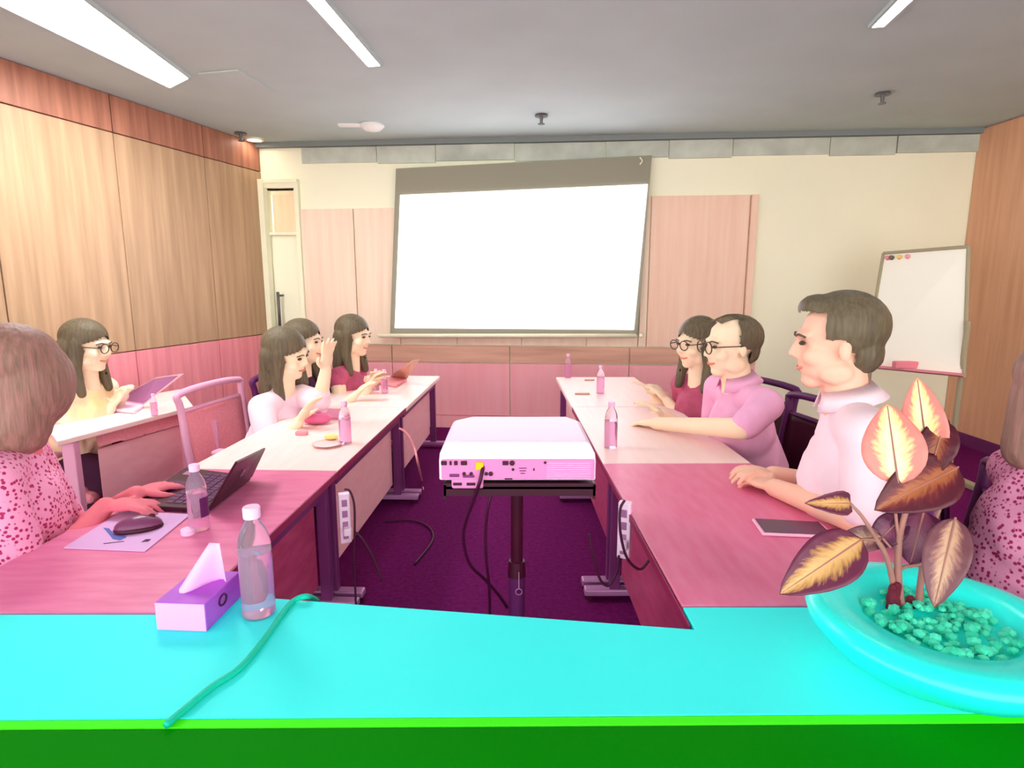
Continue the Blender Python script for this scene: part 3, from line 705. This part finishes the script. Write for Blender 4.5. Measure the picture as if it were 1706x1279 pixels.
P['C'] = person('long-haired woman in a white blouse with one hand raised, smiling', (478, 590), 2.72, 100, yaw=0, pitch=12, roll=10, wrists=(at_d(543, 616, 2.55), TW(498, 702)), hair='long', mh=M_hair, mtop=M_shirtw, sleeve=1.3,
                elbow=(at_d(533, 668, 2.62), None), handdir=(V((.15, -.1, 1)), None), palm=(V((.9, -.5, 0)), None), curl=.25, lean=.08)
P['D'] = person('dark-haired woman in a dark rose sleeveless top at the far end of the left row', (590, 560), 3.42, 98, yaw=8, pitch=4, wrists=(TW(612, 648), TW(622, 640)), hair='long', mh=M_hair, mtop=M_shirtd, sleeve=.12, lean=.08)
P['E'] = person('person half hidden behind the woman in the white blouse, only dark hair showing', (507, 570), 3.15, 95, wrists=(None, None), hair='long', mh=M_hair, mtop=M_trous, sleeve=.5, lean=.02, vox=.012)
P['F'] = person('woman with glasses and a dark rose top beside the balding man', (1160, 572), 2.75, -112, yaw=-4, pitch=3, wrists=(TW(1092, 662), TW(1112, 668)), hair='long', mh=M_hair, mtop=M_shirtd, sleeve=.5, glasses=True, lean=.08)
P['G'] = person('balding man with glasses in a pink short-sleeved shirt', (1218, 576), 2.3, -98, yaw=0, pitch=3, wrists=(TW(1092, 705), TW(1105, 690)), hair='bald', headscale=1.06, mh=M_hair, mtop=M_shirtp, sleeve=.85, elbow=(at_d(1236, 714, 2.12), None), glasses=True, male=True, collar=True, lean=.1, ms=M_skin)
P['H'] = person('man in a white shirt with short dark hair and hands clasped on the table', (1394, 572), 1.54, -70, yaw=0, pitch=2, wrists=(TW(1290, 812, .03), TW(1288, 790, .035)), hair='short', mh=M_hair, mtop=M_shirtw, sleeve=.85, elbow=(TW(1440, 868, .045), None), male=True, collar=True, lean=.1, ms=M_skinm, vox=.005, curl=1.0, headscale=1.07)
P['J'] = person('person in a speckled floral dress cut off by the right edge of the picture', (1800, 655), 1.27, 110, yaw=0, wrists=(None, None), hair='cover', mh=M_hairA, mtop=M_floral, ms=M_skinr, sleeve=.8, lean=.04)
for k_, kind, lb in (('A', 'd', 'dark office chair under the woman in the floral dress'), ('B', 'p', 'rosy mesh chair under the woman in pale yellow'), ('C', 'p', 'rosy mesh chair under the woman in the white blouse'),
                     ('D', 'd', 'dark office chair under the far woman of the left row'), ('E', 'd', 'dark office chair behind the raised hand'), ('F', 'd', 'dark office chair under the woman in dark rose'),
                     ('G', 'd', 'dark office chair under the balding man'), ('H', 'd', 'dark office chair under the man in the white shirt')):
    tt, rt, W = P[k_]; f = W.to_3x3() @ V((0, .14 if k_ == 'E' else -.02, 0)); chair(kind, lb, (rt.x + f.x, rt.y + f.y), {'A': 62, 'B': 92, 'C': 100, 'D': 98, 'E': 95, 'F': -112, 'G': -100, 'H': -68}[k_])
oc_ = chair('d', 'dark plum office chair at the right edge of the picture', (1.21, 1.22), 128); oc_.scale = (.95, .95, 1.2)

# ------------------------------------------------------------------ things on the tables
def bottle(px, h, label, full=.75, r=None, z=TZ):
    p = at_z(px[0], px[1], z); s = h / .22; t = thing('water_bottle', label, 'bottle', (p.x, p.y, z), 0, 'water bottles')
    r = .031 * s
    pr = [(r * .9, 0), (r, .006 * s), (r, .03 * s), (r * .95, .035 * s), (r, .04 * s), (r, .12 * s), (r * .93, .125 * s), (r, .13 * s), (r * .98, .145 * s), (r * .9, .16 * s), (r * .7, .178 * s), (r * .48, .19 * s), (r * .42, .195 * s), (r * .42, .205 * s)]
    b = B(); lathe(b, pr, (p.x, p.y, z)); obj('shell', b, M_water, t, smooth=True)
    zf = .22 * s * full * .8; b = B(); lathe(b, [(r * .88, .004 * s), (r * .93, zf)], (p.x, p.y, z), 24); obj('water', b, M_watL, t, smooth=False)
    b = B(); lathe(b, [(r * .5, .2 * s), (r * .52, .203 * s), (r * .52, .219 * s), (r * .47, .222 * s)], (p.x, p.y, z), 24); obj('bottle_cap', b, M_cap, t)
    return t, p, r, s
tb, p, r, s = bottle((432, 1022), .205, 'nearest water bottle with a white cap, beside the purple tissue box')
tb, p, r, s = bottle((333, 882), .165, 'open water bottle standing in front of the dark laptop')
b = B()
for i in range(9): pass
pts = []
for zz in (.05 * s, .115 * s):
    for i in range(9): a = R(-50 + i * 9); pts.append((a, zz))
vv = [b.verts.new((p.x + (r + .001) * math.cos(a), p.y + (r + .001) * math.sin(a), TZ + zz)) for a, zz in pts]
for i in range(8): b.faces.new((vv[i], vv[i + 1], vv[i + 10], vv[i + 9]))
obj('paper_label', b, M_dark2, tb)
for px, h, lb in (((946, 629), .15, 'small water bottle at the far left corner of the right table row'), ((1000, 655), .15, 'small water bottle standing in the middle of the far right table'),
                  ((1017, 745), .17, 'water bottle on the right row nearest the white projector'), ((576, 738), .16, 'water bottle on the left row beside the woman in the white blouse'),
                  ((641, 655), .13, 'small water bottle beside the far laptop on the left row'), ((627, 650), .12, 'smallest water bottle before the farthest woman of the left row'),
                  ((258, 692), .10, 'little bottle on the left rear side table')):
    bottle(px, h, lb)
p = at_z(314, 889, TZ); b = B(); lathe(b, [(.016, 0), (.0165, .003), (.0165, .012), (.014, .014)], (p.x, p.y, TZ)); top('bottle_cap', b, M_cap, 'loose white bottle cap lying beside the mouse pad', 'cap')
# tissue box
p0, p1, p2 = at_z(262, 1049, TZ), at_z(345, 1052, TZ), at_z(402, 990, TZ)
ux = (p1 - p0); uy = (p2 - p1); L_ = ux.length; uxn = ux.normalized(); uyn = (uy - uxn * uy.dot(uxn)).normalized(); dp = .12; hb_ = .052
t = thing('tissue_box', 'purple and white tissue box with a tissue pulled up', 'tissue box', ((p0.x + p2.x) / 2, (p0.y + p2.y) / 2, TZ))
def tq(u, v, z): return p0 + uxn * u * L_ + uyn * v * dp + V((0, 0, z))
M_pur = mat('purple_card', (196, 96, 222), .5, scale=14, col2=(176, 70, 206)); M_wcard = mat('pink_white_card', (236, 168, 232), .6)
obj('carton', hexa(B(), [tq(0, 0, 0), tq(1, 0, 0), tq(1, 1, 0), tq(0, 1, 0)], [tq(0, 0, hb_), tq(1, 0, hb_), tq(1, 1, hb_), tq(0, 1, hb_)]), M_pur, t, bevel=.002)
obj('front_face', prism(B(), [tq(.01, -.008, .001), tq(.99, -.008, .001), tq(.99, -.008, hb_ - .001), tq(.01, -.008, hb_ - .001)], uyn * .002), M_wcard, t)
b = B(); c0 = tq(.55, .5, hb_); N = 9; g = []
for j in range(N):
    v = j / (N - 1); row = []
    for i in range(N):
        u = i / (N - 1) - .5
        row.append(b.verts.new(c0 + uxn * (u * .075 * (1 - v * .75) + .02 * v) + uyn * (.03 * math.sin(u * 5) * (1 - v) + .02 * v) + V((0, 0, v * .075 - abs(u) * .018 * (1 - v)))))
    g.append(row)
for j in range(N - 1):
    for i in range(N - 1): b.faces.new((g[j][i], g[j][i + 1], g[j + 1][i + 1], g[j + 1][i]))
o = obj('tissue', b, mat('tissue_paper', (248, 190, 238), .8), t, smooth=True); so = o.modifiers.new('s', 'SOLIDIFY'); so.thickness = .0015
ax = Matrix.Rotation(R(90), 4, 'Y'); q = tq(1, .45, .03) + uxn * .001
b = B(); torus(b, q, .012, .002, Matrix.Rotation(math.atan2(uxn.y, uxn.x), 4, 'Z') @ ax, sx=.8); obj('printed_ring', b, M_black, t)
# mouse pad, mouse
pm = [at_z(x, y, TZ) for x, y in ((106, 914), (242, 920), (318, 858), (205, 852))]
mp = top('mouse_pad', prism(B(), [p_ + V((0, 0, .0005)) for p_ in pm], (0, 0, .003)), M_lav, 'lavender mouse pad with a small blue bird print', 'mouse pad', bevel=.001)
def pr_on(pts, m, nm, parent, z=TZ + .0037): return obj(nm, prism(B(), [at_z(x, y, z) for x, y in pts], (0, 0, .0004)), m, parent)
pr_on(((172, 879), (182, 880), (190, 890), (208, 892), (211, 895), (200, 900), (188, 898), (180, 888)), M_navy, 'bird_print', mp)
pr_on(((235, 903), (243, 898), (252, 898), (247, 902)), M_black, 'print_mark', mp)
pr_on(((172, 905), (206, 901), (207, 902), (173, 906)), M_black, 'print_mark', mp)
q = at_z(231, 877, TZ + .01); t = thing('computer_mouse', 'dark computer mouse on the lavender mouse pad', 'mouse', (q.x, q.y, TZ + .004), R(-65))
Mm = Matrix.Translation((q.x, q.y, TZ + .004)) @ Matrix.Rotation(R(-65), 4, 'Z')
b = B(); ell(b, (0, 0, .008), (.03, .052, .026), Mm, 3); bmesh.ops.bisect_plane(b, geom=b.verts[:] + b.edges[:] + b.faces[:], plane_co=(0, 0, TZ + .004), plane_no=(0, 0, -1), clear_outer=True)
obj('shell', b, mat('mouse_grey', (124, 62, 100), .3), t, smooth=True)
b = B(); ell(b, (0, 0, .004), (.033, .054, .016), Mm, 3); bmesh.ops.bisect_plane(b, geom=b.verts[:] + b.edges[:] + b.faces[:], plane_co=(0, 0, TZ + .004), plane_no=(0, 0, -1), clear_outer=True)
obj('base', b, M_dark, t, smooth=True)
obj('scroll_wheel', ell(B(), (0, .03, .029), (.004, .008, .006), Mm), M_dark, t, smooth=True)
# near laptop: base corners by sight, lid rising on its far right side
def laptop(base, lid, label, mb, mk, ml, keys=True, logo=False):
    q = [at_z(x, y, TZ) for x, y in base]; c = sum(q, V()) / 4
    t = thing('laptop', label, 'laptop', (c.x, c.y, TZ))
    obj('base', prism(B(), [p_ + V((0, 0, .002)) for p_ in q], (0, 0, .014)), mb, t, bevel=.003)
    def kb(u, v): return q[0].lerp(q[1], u).lerp(q[3].lerp(q[2], u), v) + V((0, 0, .0162))
    if keys:
        for r_ in range(5):
            for c_ in range(11):
                u0 = .08 + c_ * .077; v0 = .42 + r_ * .105
                obj('key', prism(B(), [kb(u0, v0), kb(u0 + .065, v0), kb(u0 + .065, v0 + .085), kb(u0, v0 + .085)], (0, 0, .0015)), mk, t)
        obj('touchpad', prism(B(), [kb(.36, .08), kb(.62, .08), kb(.62, .36), kb(.36, .36)], (0, 0, .0004)), mk, t)
        for u0 in (.06, .8): obj('sticker', prism(B(), [kb(u0, .1), kb(u0 + .1, .1), kb(u0 + .1, .24), kb(u0, .24)], (0, 0, .0005)), M_foot, t)
    h0, h1 = q[3] + V((0, 0, .014)), q[2] + V((0, 0, .014)); l0, l1 = lid
    nn = (h1 - h0).cross(l0 - h0).normalized() * .006
    ld = obj('lid', prism(B(), [h0, h1, l1, l0], nn), ml, t, bevel=.002)
    ctr = (h0 + h1 + l0 + l1) / 4
    sg = -1 if (ctr - c).dot(nn) < 0 else 1
    scp = [h0.lerp(l1, .06).lerp(ctr, .02), h1.lerp(l0, .06), l1.lerp(h0, .06), l0.lerp(h1, .06)]
    fr = -nn.normalized() * .0012 if (c + V((0, 0, .1)) - ctr).dot(nn) < 0 else nn + nn.normalized() * .0002
    obj('display', prism(B(), [p_ + fr for p_ in scp], nn.normalized() * .001), mk, ld)
    if logo:
        bk = nn * 1.05 if (c + V((0, 0, .1)) - ctr).dot(nn) < 0 else -nn * .1
        b = B(); M3 = rotto(nn); torus(b, ctr + bk, .010, .0012, M3, 20, 340); obj('lid_emblem', b, M_foot, ld)
    return t
# base: 0 front-left, 1 front-right(user side), 2 hinge right, 3 hinge left
b0, b1, b2_, b3 = (214, 853), (300, 776), (420, 790), (348, 855)
hl, hr = at_z(348, 855, TZ), at_z(420, 800, TZ)
laptop(((214, 850), (310, 786), (418, 800), (346, 856)), (at_d(392, 768, (hl.y + .02) * CP + .05), at_d(440, 745, (hr.y + .06) * CP + .05)), 'open dark laptop in front of the woman in the floral dress', M_dark, M_dark2, M_dark, True, True)
laptop(((165, 684), (225, 690), (240, 679), (190, 672)), (at_d(262, 628, 2.83), at_d(308, 622, 2.8)), 'silver laptop on the left rear table', M_white, M_foot, mat('silver_rose', (250, 205, 210), .4), False)
laptop(((626, 640), (660, 646), (678, 634), (650, 630)), (at_d(686, 600, 3.3), at_d(700, 598, 3.3)), 'small open laptop at the far end of the left row', M_mesh, M_plum, M_woodBr, False)
# phone
q = [at_z(x, y, TZ) for x, y in ((1252, 868), (1270, 893), (1392, 898), (1366, 874))]
c = sum(q, V()) / 4; t = thing('phone', 'pink-white phone with a dark screen lying on the right table', 'phone', (c.x, c.y, TZ))
obj('case', prism(B(), [p_ + V((0, 0, .0005)) for p_ in q], (0, 0, .008)), mat('phone_pink', (250, 186, 214), .4), t, bevel=.003)
obj('display', prism(B(), [p_.lerp(c, .07) + V((0, 0, .0086)) for p_ in q], (0, 0, .0006)), mat('phone_screen', (96, 30, 84), .12), t)
q = [at_z(x, y, TZ) for x, y in ((547, 683), (578, 684), (575, 699), (540, 698))]
top('phone', prism(B(), [p_ + V((0, 0, .001)) for p_ in q], (0, 0, .008)), mat('rose_slab', (236, 140, 176), .5), 'flat rose notebook lying behind the purse on the left row', 'notebook', bevel=.001).name = 'notebook'
# purse and small stuff on the left row
p = at_z(528, 706, TZ); b = B(); ell(b, (p.x, p.y, TZ + .026), (.065, .032, .026), sub=3); ell(b, (p.x, p.y, TZ + .02), (.06, .036, .02), sub=3)
t = thing('purse', 'small shiny rose purse on the left row by the raised arm', 'purse', (p.x, p.y, TZ)); obj('pouch', b, mat('rose_leather', (222, 104, 150), .25), t, smooth=True)
obj('clasp', ell(B(), (p.x + .01, p.y - .005, TZ + .053), (.012, .006, .005)), M_foot, t, smooth=True)
p = at_z(503, 724, TZ); b = B(); box(b, (p.x, p.y, TZ + .008), (.045, .03, .016)); top('key_case', b, mat('rose_case', (236, 150, 160)), 'tiny rose case lying next to the purse', 'case', bevel=.004)
p = at_z(546, 742, TZ); t = thing('fruit_plate', 'round pale plate with a yellow snack on the left row', 'plate', (p.x, p.y, TZ))
b = B(); lathe(b, [(.03, 0), (.055, .008), (.057, .010), (.03, .003), (.0001, .003)], (p.x, p.y, TZ)); obj('plate', b, mat('plate_blush', (252, 206, 206)), t, smooth=True)
p = at_z(552, 735, TZ); b = B(); ell(b, (p.x, p.y, TZ + .018), (.028, .016, .012)); top('snack', b, mat('yellow_snack', (250, 226, 140), .6), 'yellow banana-like snack lying on the round plate', 'snack', smooth=True)
for (x, y, w_, lb) in ((982, 634, .06, 'slim pen on the far right table'), (970, 657, .08, 'slim pen lying in front of the small bottles')):
    p = at_z(x, y, TZ); b = B(); cyl(b, (p.x - w_ / 2, p.y, TZ + .005), (p.x + w_ / 2, p.y, TZ + .005), .005); top('pen', b, M_woodBr, lb, 'pen', 'pens on the far right table')
# dark cable over the front table
cable([at_z(x, y, TZ + .006) for x, y in ((276, 1208), (305, 1184), (352, 1145), (400, 1112), (440, 1065), (468, 1025), (490, 1000))] + [at_z(512, 998, TZ + .004) + V((0, 0, .006)), at_z(528, 1000, TZ - .05)],
      .0052, 'teal cable snaking over the cyan front table and its far edge', mat('teal_cable', (0, 200, 170), .5))

# ------------------------------------------------------------------ potted plant
pc = at_z(1552, 1112, TZ)
t = thing('potted_plant', 'variegated leafy plant in a cyan bowl with pebbles on the front table', 'plant', (pc.x, pc.y, TZ))
M_pot = mat('cyan_glaze', (30, 255, 246), .25, spec=.4); hp_ = .075
b = B(); lathe(b, [(.0001, 0), (.095, 0), (.105, .006), (.155, .035), (.182, .065), (.186, .078), (.178, .09), (.160, .094), (.112, .088), (.102, .075), (.0001, .07)], (pc.x, pc.y, TZ + .001), 48)
pot = obj('bowl', b, M_pot, t, smooth=True)
b = B(); random.seed(3)
for i in range(190):
    a = random.uniform(0, 6.283); rr = .098 * math.sqrt(random.random()); s_ = random.uniform(.006, .011)
    ell(b, (pc.x + rr * math.cos(a), pc.y + rr * math.sin(a), TZ + .074 + random.uniform(0, .012)), (s_, s_ * random.uniform(.7, 1), s_ * .7), sub=1)
pb = obj('pebbles', b, mat('teal_pebble', (90, 240, 205), .6, scale=40, col2=(0, 190, 150)), t); pb['kind'] = 'stuff'
def leafmat(nm, c_in, c_mid, c_edge):
    m = bpy.data.materials.new(nm); m.use_nodes = True; nt = m.node_tree; b_ = nt.nodes['Principled BSDF']
    uv = nt.nodes.new('ShaderNodeUVMap'); uv.uv_map = 'leaf'; sx = nt.nodes.new('ShaderNodeSeparateXYZ'); n = nt.nodes.new('ShaderNodeTexNoise'); n.inputs['Scale'].default_value = 2.2; n.inputs['Detail'].default_value = 4
    mp_ = nt.nodes.new('ShaderNodeMapping'); mp_.inputs['Scale'].default_value = (1.5, 3.5, 1)
    nt.links.new(uv.outputs[0], sx.inputs[0]); uw = nt.nodes.new('ShaderNodeUVMap'); uw.uv_map = 'vein'; mp_.inputs['Scale'].default_value = (1, 1, 1); nt.links.new(uw.outputs[0], mp_.inputs[0]); nt.links.new(mp_.outputs[0], n.inputs['Vector'])
    ad = nt.nodes.new('ShaderNodeMath'); ad.operation = 'MULTIPLY_ADD'; ad.inputs[1].default_value = .8; nt.links.new(n.outputs['Fac'], ad.inputs[0]); nt.links.new(sx.outputs['X'], ad.inputs[2])
    cr_ = nt.nodes.new('ShaderNodeValToRGB'); e_ = cr_.color_ramp.elements; e_[0].position = .55; e_[0].color = lin(c_in); e_[1].position = 1.12; e_[1].position = 1.0; e_[1].color = lin(c_edge)
    k_ = e_.new(.78); k_.color = lin(c_mid)
    nt.links.new(ad.outputs[0], cr_.inputs[0]); nt.links.new(cr_.outputs[0], b_.inputs['Base Color']); b_.inputs['Roughness'].default_value = .45
    return m
LM1 = leafmat('gold_plum_leaf', (214, 168, 110), (186, 138, 80), (98, 30, 62))
LM2 = leafmat('pale_yellow_leaf', (255, 242, 190), (250, 226, 150), (226, 130, 120))
LM3 = leafmat('maroon_leaf', (160, 90, 50), (110, 30, 36), (80, 6, 30))
LM4 = leafmat('plum_leaf', (128, 60, 90), (110, 40, 78), (84, 16, 60))
LM5 = leafmat('olive_leaf', (200, 160, 130), (160, 110, 100), (110, 60, 70))
def leaf(base, tip, wpx, dep, m, bend=.02, dd=0, fold=.25, label=None, side=None):
    a, c_ = at_d(base[0], base[1], dep), at_d(tip[0], tip[1], dep + dd); ax_ = (c_ - a); L = ax_.length; ax_.normalize()
    view = ((a + c_) / 2 - EYE).normalized(); sd = ax_.cross(view).normalized(); nr = sd.cross(ax_).normalized()
    if nr.dot(view) > 0: nr = -nr
    hw = wpx / 2 / F * dep; b_ = B(); uvl = b_.loops.layers.uv.new('leaf'); uv2 = b_.loops.layers.uv.new('vein'); NU, NV = 14, 6; g = []; uvs = {}
    for i in range(NU + 1):
        u = i / NU; wv = (math.sin(math.pi * u ** .8) ** .75) * (1 - .15 * u) if 0 < u < 1 else 0; row = []
        for j in range(-NV, NV + 1):
            v = j / NV; y_ = v * hw * wv
            vert = b_.verts.new(a + ax_ * (u * L) + sd * y_ + nr * (math.sin(math.pi * u) * bend + abs(v) * fold * hw * wv * .8 + .0015 * math.sin(u * 30 + v * 4) * abs(v)))
            uvs[vert] = (abs(v), u); row.append(vert)
        g.append(row)
    for i in range(NU):
        for j in range(2 * NV):
            f_ = b_.faces.new((g[i][j], g[i][j + 1], g[i + 1][j + 1], g[i + 1][j]))
            for l_ in f_.loops: l_[uvl].uv = uvs[l_.vert]; l_[uv2].uv = (uvs[l_.vert][0] * 1.1, (uvs[l_.vert][1] - uvs[l_.vert][0] * .22) * 9)
    o = obj('leaf', b_, m, t, smooth=True); so = o.modifiers.new('s', 'SOLIDIFY'); so.thickness = .0012
    rb = tube(B(), [a + ax_ * (u * L) + nr * (math.sin(math.pi * u) * bend + .001) for u in (0, .25, .5, .75, .97)], .0018, 6, r2=.0006, n=4); obj('midrib', rb, M_stem, o)
    return a
M_stem = mat('mauve_stem', (176, 120, 112), .5, .15, 20)
PD = (pc - EYE).dot(V((0, CP, -SP))) + .02
leaf((1436, 898), (1298, 990), 92, PD - .03, LM1, .012, -.03)
leaf((1416, 838), (1340, 838), 42, PD, LM1, .012, -.02, .8)
leaf((1470, 896), (1392, 898), 46, PD + .03, LM5, .01, .02)
leaf((1497, 808), (1478, 672), 100, PD, LM2, .01, .03)
leaf((1548, 775), (1528, 628), 72, PD + .03, LM2, .015, .02)
leaf((1596, 778), (1456, 850), 96, PD + .01, LM3, .012, -.01)
leaf((1508, 858), (1448, 915), 52, PD + .03, LM4, .01, .01)
leaf((1540, 850), (1516, 940), 84, PD + .02, LM4, .012, 0)
leaf((1592, 862), (1556, 1012), 70, PD - .03, LM5, .012, -.02)
leaf((1575, 700), (1545, 800), 60, PD + .02, LM3, .012, 0)
for pts, r1, r2 in ((((1492, 1010), (1490, 985), (1478, 930), (1455, 890), (1436, 860), (1416, 838)), .006, .0022), (((1484, 950), (1468, 905), (1436, 898)), .0025, .002),
                    (((1500, 1005), (1496, 960), (1498, 900), (1510, 850), (1530, 800), (1548, 772)), .007, .0025), (((1498, 900), (1492, 850), (1497, 808)), .0028, .002),
                    (((1492, 955), (1505, 945), (1540, 936), (1580, 900)), .0035, .002), (((1530, 1010), (1535, 960), (1545, 900), (1592, 780)), .006, .003), (((1484, 912), (1470, 896)), .002, .002)):
    obj('stem', tube(B(), [at_d(x, y, PD + .015) for x, y in pts], r1, 8, r2=r2), M_stem, t, smooth=True)
b = B(); a = at_d(1490, 1010, PD + .02)
for i in range(6): q = a + V((random.uniform(-.015, .03), random.uniform(-.01, .01), -.02)); cap(b, q, .01, q + V((random.uniform(-.01, .01), 0, random.uniform(.03, .06))), .006)
obj('root_clump', b, mat('maroon_root', (120, 30, 56), .8, .4, 60, .5), t, smooth=True)
